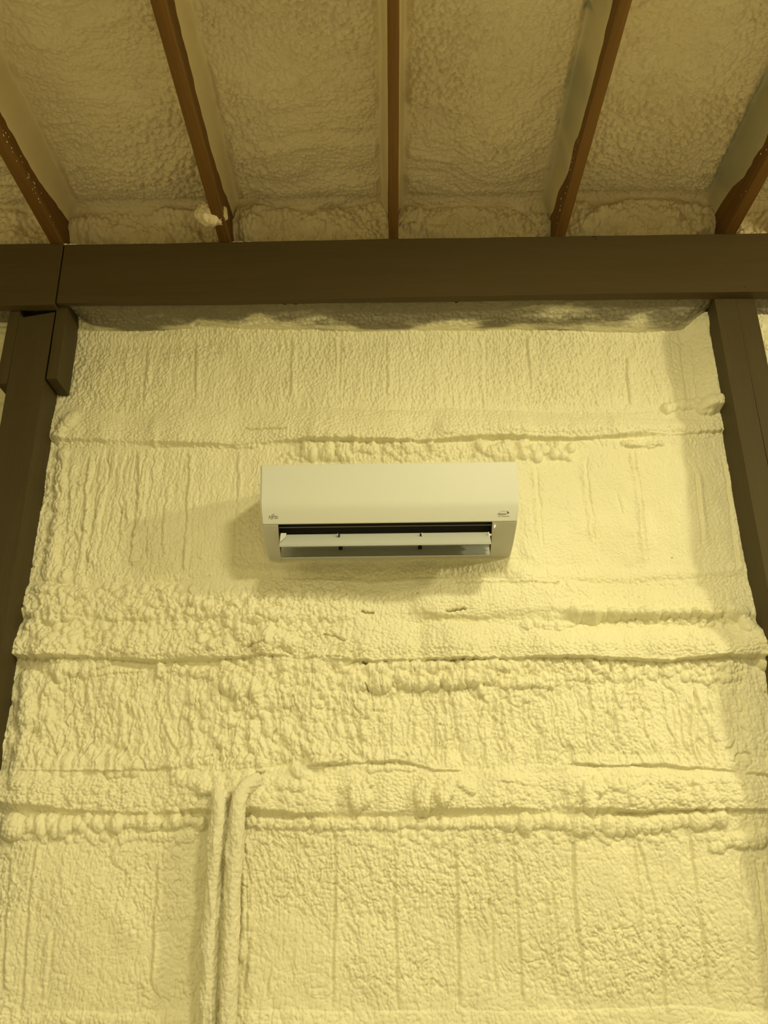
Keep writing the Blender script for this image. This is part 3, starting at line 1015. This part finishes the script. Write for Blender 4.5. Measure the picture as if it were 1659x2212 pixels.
def prism(bm, outl, y0, y1):
    f = [bm.verts.new((a, y0, b)) for a, b in outl]
    bk = [bm.verts.new((a, y1, b)) for a, b in outl]
    bm.faces.new(f)
    bm.faces.new(bk[::-1])
    for i in range(len(f)):
        j = (i + 1) % len(f)
        bm.faces.new((f[i], bk[i], bk[j], f[j]))


prism(bm, outl, YP, YP + 0.14)
adopt(finish(bm, 'post_ply', M['paint_z'], bevel=0.001), rp_e)
bm = bmesh.new()
outl = [(xs_ + 0.0016, 0), (prx1, 0), (prx1, beam_top - 0.03), (xs_ + 0.0001, beam_top - 0.03), (xs_ + 0.0002, zsplit), (xs_ + 0.0014, zsplit - 0.5)]
prism(bm, outl, YP + 0.001, YP + 0.14)
adopt(finish(bm, 'post_ply', M['paint_z'], bevel=0.0006), rp_e)

# ------------------------------------------------------------------ refrigerant lines coated in foam
def foam_pipe(name, path, r, label, seed):
    """path of (x, y, z); a knobbly coated tube"""
    path = np.array(path, float)
    seg = np.linalg.norm(np.diff(path, axis=0), axis=1)
    L = np.concatenate([[0], np.cumsum(seg)])
    n = int(L[-1] / 0.003)
    t = np.linspace(0, L[-1], n)
    c = np.stack([np.interp(t, L, path[:, k]) for k in range(3)], 1)
    # soften the corners
    ker = np.hanning(31)
    ker /= ker.sum()
    for k in range(3):
        c[:, k] = np.convolve(np.pad(c[:, k], 15, mode='reflect', reflect_type='odd'), ker, 'valid')
    c[:, 0] += fbm(t * 3, t * 0 + seed, seed, 3) * 0.006
    tg = np.gradient(c, axis=0)
    tg /= np.linalg.norm(tg, axis=1)[:, None]
    ref = np.array([0, 1.0, 0])
    s = np.cross(tg, ref)
    s /= np.linalg.norm(s, axis=1)[:, None]
    q = np.cross(s, tg)
    m = 48
    a = np.linspace(0, 2 * np.pi, m, endpoint=False)
    A, T = np.meshgrid(a, t)
    ca, sa = np.cos(A), np.sin(A)
    k1 = cells(A / (2 * np.pi) * 9 + fbm(T * 60, A, 5, 2), T / 0.012, seed + 2)
    bl = fbm(ca * 1.3 + 5, T * 9 + sa * 1.2, seed + 3, 4)
    R = r * (1 + 0.22 * bl) + 0.0024 * k1 + fbm(ca * 5 + 2, T * 150 + sa * 5, seed + 6, 3) * 0.0040
    R += 0.006 * np.clip(fbm(ca * 2 + 3, T * 16 + sa * 2, seed + 8, 3) - 0.28, 0, 1) * 4
    pts = c[:, None, :] + s[:, None, :] * (R * ca)[..., None] + q[:, None, :] * (R * sa)[..., None]
    me = bpy.data.meshes.new(name)
    vs = pts.reshape(-1, 3)
    idx = np.arange(n * m).reshape(n, m)
    nx = np.roll(idx, -1, axis=1)
    fq = np.stack([idx[:-1], nx[:-1], nx[1:], idx[1:]], -1).reshape(-1, 4)
    me.from_pydata(vs.tolist(), [], fq.tolist())
    me.update()
    o = link(name, me, M['pipe_foam'], None, True)
    to_local(o, c[-1])
    return tag(o, label, 'pipe', 'foam-coated lines running down the wall')


YQ = 2.655


def pp(px, py, y=YQ):
    return tuple(P(px, py, y))


def down(px, py, y=YQ):
    p = P(px, py, y)
    return (p.x - 0.02, p.y, 0.25)


foam_pipe('coated_pipe', [pp(468, 1700, 2.70), pp(470, 1728, 2.675), pp(473, 1750, 2.66), pp(466, 1800), pp(460, 1900, 2.665), pp(455, 2000, 2.668), pp(447, 2212, 2.67), down(447, 2212, 2.67)], 0.0205,
          'left foam-coated pipe running down the wall', 401)
foam_pipe('coated_pipe', [pp(560, 1684, 2.71), pp(535, 1692, 2.69), pp(519, 1708, 2.672), pp(513, 1735, 2.655), pp(511, 1800, 2.65), pp(506, 1900), pp(501, 2000), pp(494, 2120), pp(491, 2212), down(491, 2212)], 0.0215,
          'right foam-coated pipe running down the wall, bent at its top', 431)

# ------------------------------------------------------------------ air conditioner
Y1, Y0t = 2.515, 2.480            # panel bottom / top distance
Y2 = 2.700                        # rear bottom


def L2(pxl, pyl, pxr, pyr, y):
    a = P(pxl, pyl, y)
    b = P(pxr, pyr, y)
    return a.x, b.x, (a.z + b.z) / 2


tL, tR, tZ = L2(565.3, 1003.4, 1116.2, 997.8, Y0t)
mL, mR, mZ = L2(564.0, 1085, 1118.5, 1081, 2.488)
bL, bR, bZ = L2(567.8, 1132, 1115.2, 1127.6, Y1)
uL, uR, uZ = L2(583.3, 1207.5, 1100.2, 1201.3, Y2)
oL1, oR1, _ = L2(600.7, 1134, 1063.8, 1130.4, Y1)
oL2, oR2, _ = L2(607, 1207, 1058.6, 1201.4, Y2)
AC0 = Vector(((tL + tR) / 2, Y2, uZ))
ac = empty('air_conditioner', AC0)
tag(ac, 'white wall-mounted mini-split air conditioner with open louvers on the foam wall', 'air conditioner')


def lerp(a, b, t):
    return a + (b - a) * t


def sweep(sections, xs_list, name, mat, bevel=0.0, caps=True, mats=None):
    """sections: list over x stations of [(x,y,z)...]"""
    bm = bmesh.new()
    rows = [[bm.verts.new(p) for p in s] for s in sections]
    n = len(rows[0])
    for i in range(len(rows) - 1):
        for k in range(n):
            f = bm.faces.new((rows[i][k], rows[i][(k + 1) % n], rows[i + 1][(k + 1) % n], rows[i + 1][k]))
            if mats:
                f.material_index = mats[k]
    if caps:
        bm.faces.new(rows[0][::-1])
        bm.faces.new(rows[-1])
    return adopt(finish(bm, name, mat, bevel=bevel), ac)


YBK = 2.735
rim = 0.0042


def xs_at(z, side):
    """outer x of the casing at height z"""
    zz_ = [uZ, bZ, mZ, tZ]
    xx_ = [uL, bL, mL, tL] if side < 0 else [uR, bR, mR, tR]
    return np.interp(z, zz_, xx_) + side * rim


# full end sections (y, z)
fullsec = [(YBK, uZ + 0.006), (Y2 + 0.004, uZ + 0.001), (lerp(Y2, Y1, .35), lerp(uZ, bZ, .35) - 0.0055), (lerp(Y2, Y1, .75), lerp(uZ, bZ, .75) - 0.004), (Y1 + 0.006, bZ + 0.001), (Y1 + 0.0015, bZ + 0.008),
           (2.4965, lerp(bZ, mZ, .6)), (2.490, mZ), (2.486, lerp(mZ, tZ, .6)), (Y0t + 0.004, tZ - 0.002), (Y0t + 0.02, tZ + 0.004), (YBK, tZ + 0.012)]
# the wide casing ends
for side, (o1, o2) in ((-1, (oL1, oL2)), (1, (oR1, oR2))):
    outer = [(xs_at(z, side), y, z) for y, z in fullsec]
    outer_in = [(xs_at(z, side) - side * 0.003, y, z) for y, z in fullsec]
    inner = []
    for y, z in fullsec:
        tt_ = np.clip((y - Y1) / (Y2 - Y1), 0, 1)
        inner.append((lerp(o1, o2, tt_), y, z))
    sweep([outer, inner] if side < 0 else [inner, outer], None, 'casing_end', M['plastic'], bevel=0.002)
# casing middle with the outlet hollow
cs = [(YBK, uZ + 0.006), (Y2 + 0.004, uZ + 0.001), (Y2 - 0.012, uZ + 0.003), (Y2 - 0.020, uZ + 0.012), (Y2 - 0.035, uZ + 0.070), (2.60, bZ + 0.045), (2.55, bZ + 0.028), (Y1 + 0.012, bZ + 0.006),
      (Y1 + 0.0035, bZ + 0.002), (Y1 + 0.003, bZ + 0.008), (2.498, lerp(bZ, mZ, .6)), (2.492, mZ), (2.488, lerp(mZ, tZ, .6)), (Y0t + 0.006, tZ - 0.002), (Y0t + 0.02, tZ + 0.004), (YBK, tZ + 0.012)]
mats = [0, 0, 0, 1, 1, 1, 1, 1] + [0] * 8
sec = []
for s in (0, 1):
    row = []
    for y, z in cs:
        tt_ = np.clip((y - Y1) / (Y2 - Y1), 0, 1)
        row.append((lerp(oL1, oL2, tt_) if s == 0 else lerp(oR1, oR2, tt_), y, z))
    sec.append(row)
sweep(sec, None, 'casing', [M['plastic'], M['dark']], mats=mats)
# dark side linings of the outlet
for side, (o1, o2) in ((-1, (oL1, oL2)), (1, (oR1, oR2))):
    bm = bmesh.new()
    hollow = [(Y2 - 0.018, uZ + 0.010), (Y2 - 0.035, uZ + 0.068), (2.60, bZ + 0.044), (2.55, bZ + 0.027), (Y1 + 0.012, bZ + 0.004)]
    a = [bm.verts.new((lerp(o1, o2, (y - Y1) / (Y2 - Y1)) - side * 0.0003, y, z)) for y, z in hollow]
    b = [bm.verts.new((lerp(o1, o2, (y - Y1) / (Y2 - Y1)) - side * 0.0015, y, z)) for y, z in hollow]
    bm.faces.new(a)
    bm.faces.new(b[::-1])
    for i in range(5):
        bm.faces.new((a[i], a[(i + 1) % 5], b[(i + 1) % 5], b[i]))
    o = adopt(finish(bm, 'outlet_lining', M['dark']), ac)

# front panel
pan = [(Y1 + 0.0035, bZ + 0.0015), (Y1 - 0.001, bZ - 0.0005), (Y1 - 0.0042, bZ + 0.0015), (Y1 - 0.0058, bZ + 0.006), (2.4925, lerp(bZ, mZ, .6)), (2.4862, mZ), (2.4822, lerp(mZ, tZ, .6)), (Y0t - 0.0005, tZ - 0.003),
       (Y0t + 0.001, tZ - 0.0005), (Y0t + 0.005, tZ), (Y0t + 0.0055, tZ - 0.002), (2.4876, lerp(mZ, tZ, .6)), (2.4916, mZ), (2.4976, lerp(bZ, mZ, .6)), (Y1 + 0.0025, bZ + 0.008)]
sec = []
nst = 3
for s in np.linspace(0, 1, nst):
    row = []
    for y, z in pan:
        xl_, xr_ = xs_at(z, -1) + rim + 0.0008, xs_at(z, 1) - rim - 0.0008
        row.append((lerp(xl_, xr_, s), y, z))
    sec.append(row)
fp = sweep(sec, None, 'front_panel', M['plastic'], bevel=0.0008)

# side covers under the panel, beside the outlet
for side, (o1, o2, e1, e2) in ((-1, (oL1, oL2, bL, uL)), (1, (oR1, oR2, bR, uR))):
    bm = bmesh.new()
    ns = 8
    rows = []
    for i in range(ns + 1):
        t_ = i / ns
        y = lerp(Y1 + 0.002, Y2, t_)
        z = lerp(bZ - 0.003, uZ - 0.001, t_) - 0.006 * math.sin(math.pi * t_)
        a = lerp(o1, o2, t_)
        b = lerp(e1, e2, t_) + (-side) * 0.0012 + side * 0.004 * math.sin(math.pi * t_)
        rows.append([bm.verts.new((a, y, z)), bm.verts.new((b, y, z)), bm.verts.new((b, y, z + 0.012)), bm.verts.new((a, y, z + 0.012))])
    for i in range(ns):
        for k in range(4):
            bm.faces.new((rows[i][k], rows[i][(k + 1) % 4], rows[i + 1][(k + 1) % 4], rows[i + 1][k]))
    bm.faces.new(rows[0])
    bm.faces.new(rows[-1][::-1])
    o = adopt(finish(bm, 'side_cover', M['plastic_grey'], bevel=0.0012), ac)
    if side > 0:
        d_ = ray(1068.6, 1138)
        # small white slit on the right cover, brightened by its own emission
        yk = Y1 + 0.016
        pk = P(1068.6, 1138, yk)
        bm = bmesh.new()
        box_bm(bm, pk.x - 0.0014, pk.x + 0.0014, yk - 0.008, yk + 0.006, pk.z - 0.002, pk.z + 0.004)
        m_, nt_, b_ = new_mat('slit_white')
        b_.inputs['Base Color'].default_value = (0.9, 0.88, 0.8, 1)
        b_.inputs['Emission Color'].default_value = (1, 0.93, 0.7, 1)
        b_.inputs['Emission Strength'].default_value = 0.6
        slit = adopt(finish(bm, 'white_slit', m_, bevel=0.0006), ac)
        slit['label'] = 'tiny bright white slit'

# thin grey lip inside the outlet
bm = bmesh.new()
pl = P(602, 1138.5, Y1 + 0.012)
pr = P(1063, 1134.5, Y1 + 0.012)
zc_ = (pl.z + pr.z) / 2
box_bm(bm, pl.x + 0.002, pr.x - 0.002, Y1 + 0.012, Y1 + 0.015, zc_ - 0.0012, zc_ + 0.001)
m_dk = plain_mat('dark_grey_lip', (0.13, 0.12, 0.11), 0.5)
adopt(finish(bm, 'outlet_lip', m_dk), ac)


# louvers
def louver(name, top_l, top_r, bot_l, bot_r, yt, yb, lip, bulge, label):
    a, b = P(*top_l, yt), P(*top_r, yt)
    c, d = P(*bot_l, yb), P(*bot_r, yb)
    zt_, zb_ = (a.z + b.z) / 2, (c.z + d.z) / 2
    prof = []
    n = 8
    for i in range(n + 1):
        t_ = i / n
        prof.append((t_, bulge * math.sin(math.pi * t_)))
    dirv = Vector((0, yb - yt, zb_ - zt_)).normalized()
    nrm = Vector((0, dirv.z, -dirv.y))
    if nrm.y > 0:
        nrm = -nrm
    rows = []
    bm = bmesh.new()
    th = 0.0032
    for s in (0, 1):
        ring = []
        for t_, h_ in prof:
            x = lerp(a.x, c.x, t_) if s == 0 else lerp(b.x, d.x, t_)
            p = Vector((x, lerp(yt, yb, t_), lerp(zt_, zb_, t_))) + nrm * h_
            if t_ == 1:
                p += nrm * lip
            ring.append(bm.verts.new(p))
        for t_, h_ in reversed(prof):
            x = lerp(a.x, c.x, t_) if s == 0 else lerp(b.x, d.x, t_)
            p = Vector((x, lerp(yt, yb, t_), lerp(zt_, zb_, t_))) + nrm * (h_ - th)
            if t_ == 1:
                p += nrm * lip - dirv * 0.0
            ring.append(bm.verts.new(p))
        rows.append(ring)
    n2 = len(rows[0])
    for k in range(n2):
        bm.faces.new((rows[0][k], rows[0][(k + 1) % n2], rows[1][(k + 1) % n2], rows[1][k]))
    bm.faces.new(rows[0][::-1])
    bm.faces.new(rows[1])
    o = adopt(finish(bm, name, M['louver'], bevel=0.0008), ac)
    o['label'] = label
    return o, (a, b, c, d, zt_, zb_)


lo2, _ = louver('louver', (607.5, 1176), (1057, 1171), (606.2, 1206.5), (1058.3, 1201.5), 2.612, 2.578, 0.006, -0.004, 'lower louver, tilted open')
lo1, (a, b, c, d, zt_, zb_) = louver('louver', (605.5, 1154.5), (1057, 1149.5), (603.2, 1181), (1061.5, 1177), 2.552, 2.520, 0.003, 0.002, 'upper louver, hanging open')


def loc_adopt(o, parent):
    """parent a world-space mesh under a sub-part of the air conditioner"""
    o.data.transform(Matrix.Translation(-ac.location))
    o.parent = parent
    return o


# end arms and pegs
bm = bmesh.new()
q0 = P(606.5, 1151.5, 2.545)
q1_ = P(618.5, 1151.5, 2.545)
q2_ = P(604.5, 1171, 2.525)
q3_ = P(617, 1160, 2.535)
front = [q0, q1_, q3_, P(609, 1168, 2.525), q2_]
f = [bm.verts.new(v) for v in front]
bk = [bm.verts.new(v + Vector((0, 0.004, 0.001))) for v in front]
bm.faces.new(f)
bm.faces.new(bk[::-1])
for i in range(5):
    bm.faces.new((f[i], bk[i], bk[(i + 1) % 5], f[(i + 1) % 5]))
arm = loc_adopt(finish(bm, 'hinge_arm', M['plastic']), lo1)
bm = bmesh.new()
g = P(1055.5, 1152, 2.538)
box_bm(bm, g.x - 0.0012, g.x + 0.0012, 2.536, 2.556, g.z - 0.012, g.z + 0.004)
box_bm(bm, g.x + 0.0012, g.x + 0.009, 2.540, 2.546, g.z - 0.006, g.z - 0.001)
loc_adopt(finish(bm, 'hinge_arm', M['plastic']), lo1)
for px_, s in ((729.5, 1), (911.5, -1)):
    g = P(px_, 1155.5 - (px_ - 729) * 0.009, 2.538)
    bm = bmesh.new()
    box_bm(bm, g.x - 0.0009, g.x + 0.0009, 2.536, 2.55, g.z - 0.0055, g.z + 0.0045)
    loc_adopt(finish(bm, 'hinge_tab', M['plastic']), lo1)
    bm = bmesh.new()
    x = g.x + (0.0045 * s)
    box_bm(bm, min(g.x + 0.001 * s, x + 0.002 * s), max(g.x + 0.001 * s, x + 0.002 * s), 2.5372, 2.556, g.z - 0.0065, g.z + 0.003)
    loc_adopt(finish(bm, 'hinge_slot', M['dark']), lo1)
    g2 = P(px_ + (6 if s > 0 else -4), 1183.5 - (px_ - 729) * 0.009, 2.570)
    bm = bmesh.new()
    box_bm(bm, g2.x - 0.006, g2.x + 0.006, 2.570, 2.585, g2.z - 0.0028, g2.z + 0.006)
    loc_adopt(finish(bm, 'hinge_slot', M['dark']), lo2)


# lettering
def panel_y(z):
    zz_ = [bZ + 0.006, lerp(bZ, mZ, .6), mZ, lerp(mZ, tZ, .6), tZ]
    yy_ = [Y1 - 0.0058, 2.4925, 2.4862, 2.4822, Y0t]
    return float(np.interp(z, zz_, yy_))


def drape(o, x0, z0):
    """lay a flat x/y mesh on the front panel with its origin at x0,z0"""
    for v in o.data.vertices:
        z = z0 + v.co.y
        v.co = Vector((x0 + v.co.x, panel_y(z) - 0.00025 - v.co.z, z))
    o.data.transform(Matrix.Translation(-ac.location))
    o.parent = fp


def text_mesh(txt, width, shear, offset=0.0, sx=1.0):
    cu = bpy.data.curves.new('t', 'FONT')
    cu.body = txt
    cu.size = 1
    cu.shear = shear
    cu.offset = offset
    cu.extrude = 0.0
    to = bpy.data.objects.new('t', cu)
    COL.objects.link(to)
    dg = bpy.context.evaluated_depsgraph_get()
    me = bpy.data.meshes.new_from_object(to.evaluated_get(dg))
    bpy.data.objects.remove(to)
    co = np.array([v.co[:] for v in me.vertices])
    s = width / (co[:, 0].max() - co[:, 0].min())
    for v in me.vertices:
        v.co = Vector(((v.co.x - co[:, 0].min()) * s, (v.co.y - 0) * s * sx, 0))
    return me, s


fpnt = P(579, 1117.3, 2.49)
wd = P(600, 1117, 2.49).x - fpnt.x
me, s = text_mesh('FUJITSU', wd, 0.25, 0.015, 1.35)
lg = link('maker_logo', me, M['ink'])
drape(lg, fpnt.x, fpnt.z)


def ribbon(path, wdt, name, x0, z0, closed=False):
    bm = bmesh.new()
    n = len(path)
    vs = []
    for i, (x, z) in enumerate(path):
        a = path[max(i - 1, 0)]
        b = path[min(i + 1, n - 1)]
        dx, dz = b[0] - a[0], b[1] - a[1]
        l = math.hypot(dx, dz) or 1
        nx_, nz_ = -dz / l * wdt / 2, dx / l * wdt / 2
        vs.append((bm.verts.new((x + nx_, z + nz_, 0)), bm.verts.new((x - nx_, z - nz_, 0))))
    for i in range(n - 1):
        bm.faces.new((vs[i][0], vs[i][1], vs[i + 1][1], vs[i + 1][0]))
    o = finish(bm, name, M['ink'])
    drape(o, x0, z0)
    return o


mmpx = wd / 21.0
inf = [(9.2 * mmpx + math.sin(a) * 1.7 * mmpx + math.sin(2 * a) * 0.0 + 1.2 * mmpx * math.sin(a), (7.4 + 1.5 * math.sin(2 * a) * 0.9 + 1.6 * math.sin(a)) * mmpx) for a in np.linspace(0, 2 * math.pi, 28)]
ribbon(inf, 0.00075, 'loop_mark', fpnt.x, fpnt.z)

hp = P(1075.5, 1109.5, 2.49)
me, s = text_mesh('Halcyon', P(1095, 1109, 2.49).x - hp.x, 0.45, 0.015, 1.15)
lg = link('series_logo', me, M['ink'])
drape(lg, hp.x, hp.z)
arc = [(mmpx * (6 + 12 * t_), mmpx * (6.0 + 1.6 * math.sin(math.pi * t_))) for t_ in np.linspace(0, 1, 14)]
ribbon(arc, 0.0006, 'swoosh_mark', hp.x, hp.z)
bm = bmesh.new()
bird = [(19.5, 8.0), (22.5, 7.2), (24.5, 4.8), (27.0, 4.6), (25.0, 3.4), (22.6, 2.4), (20.5, 0.6), (21.6, 3.2), (20.6, 4.6), (21.6, 5.6)]
bm.faces.new([bm.verts.new((x * mmpx, z * mmpx, 0)) for x, z in bird])
o = finish(bm, 'bird_mark', M['ink'])
drape(o, hp.x, hp.z)
# the unreadably small second line, as short strokes
rg = np.random.RandomState(5)
bm = bmesh.new()
x = 1.5
while x < 25.5:
    w_ = rg.uniform(0.45, 0.8)
    if not 6.3 < x < 7.6:
        vs = [bm.verts.new((q * mmpx, z * mmpx, 0)) for q, z in ((x, -3.2), (x + w_, -3.2), (x + w_, -2.0), (x, -2.0))]
        bm.faces.new(vs)
    x += w_ + 0.35
o = finish(bm, 'fine_print', M['ink'])
drape(o, hp.x, hp.z)
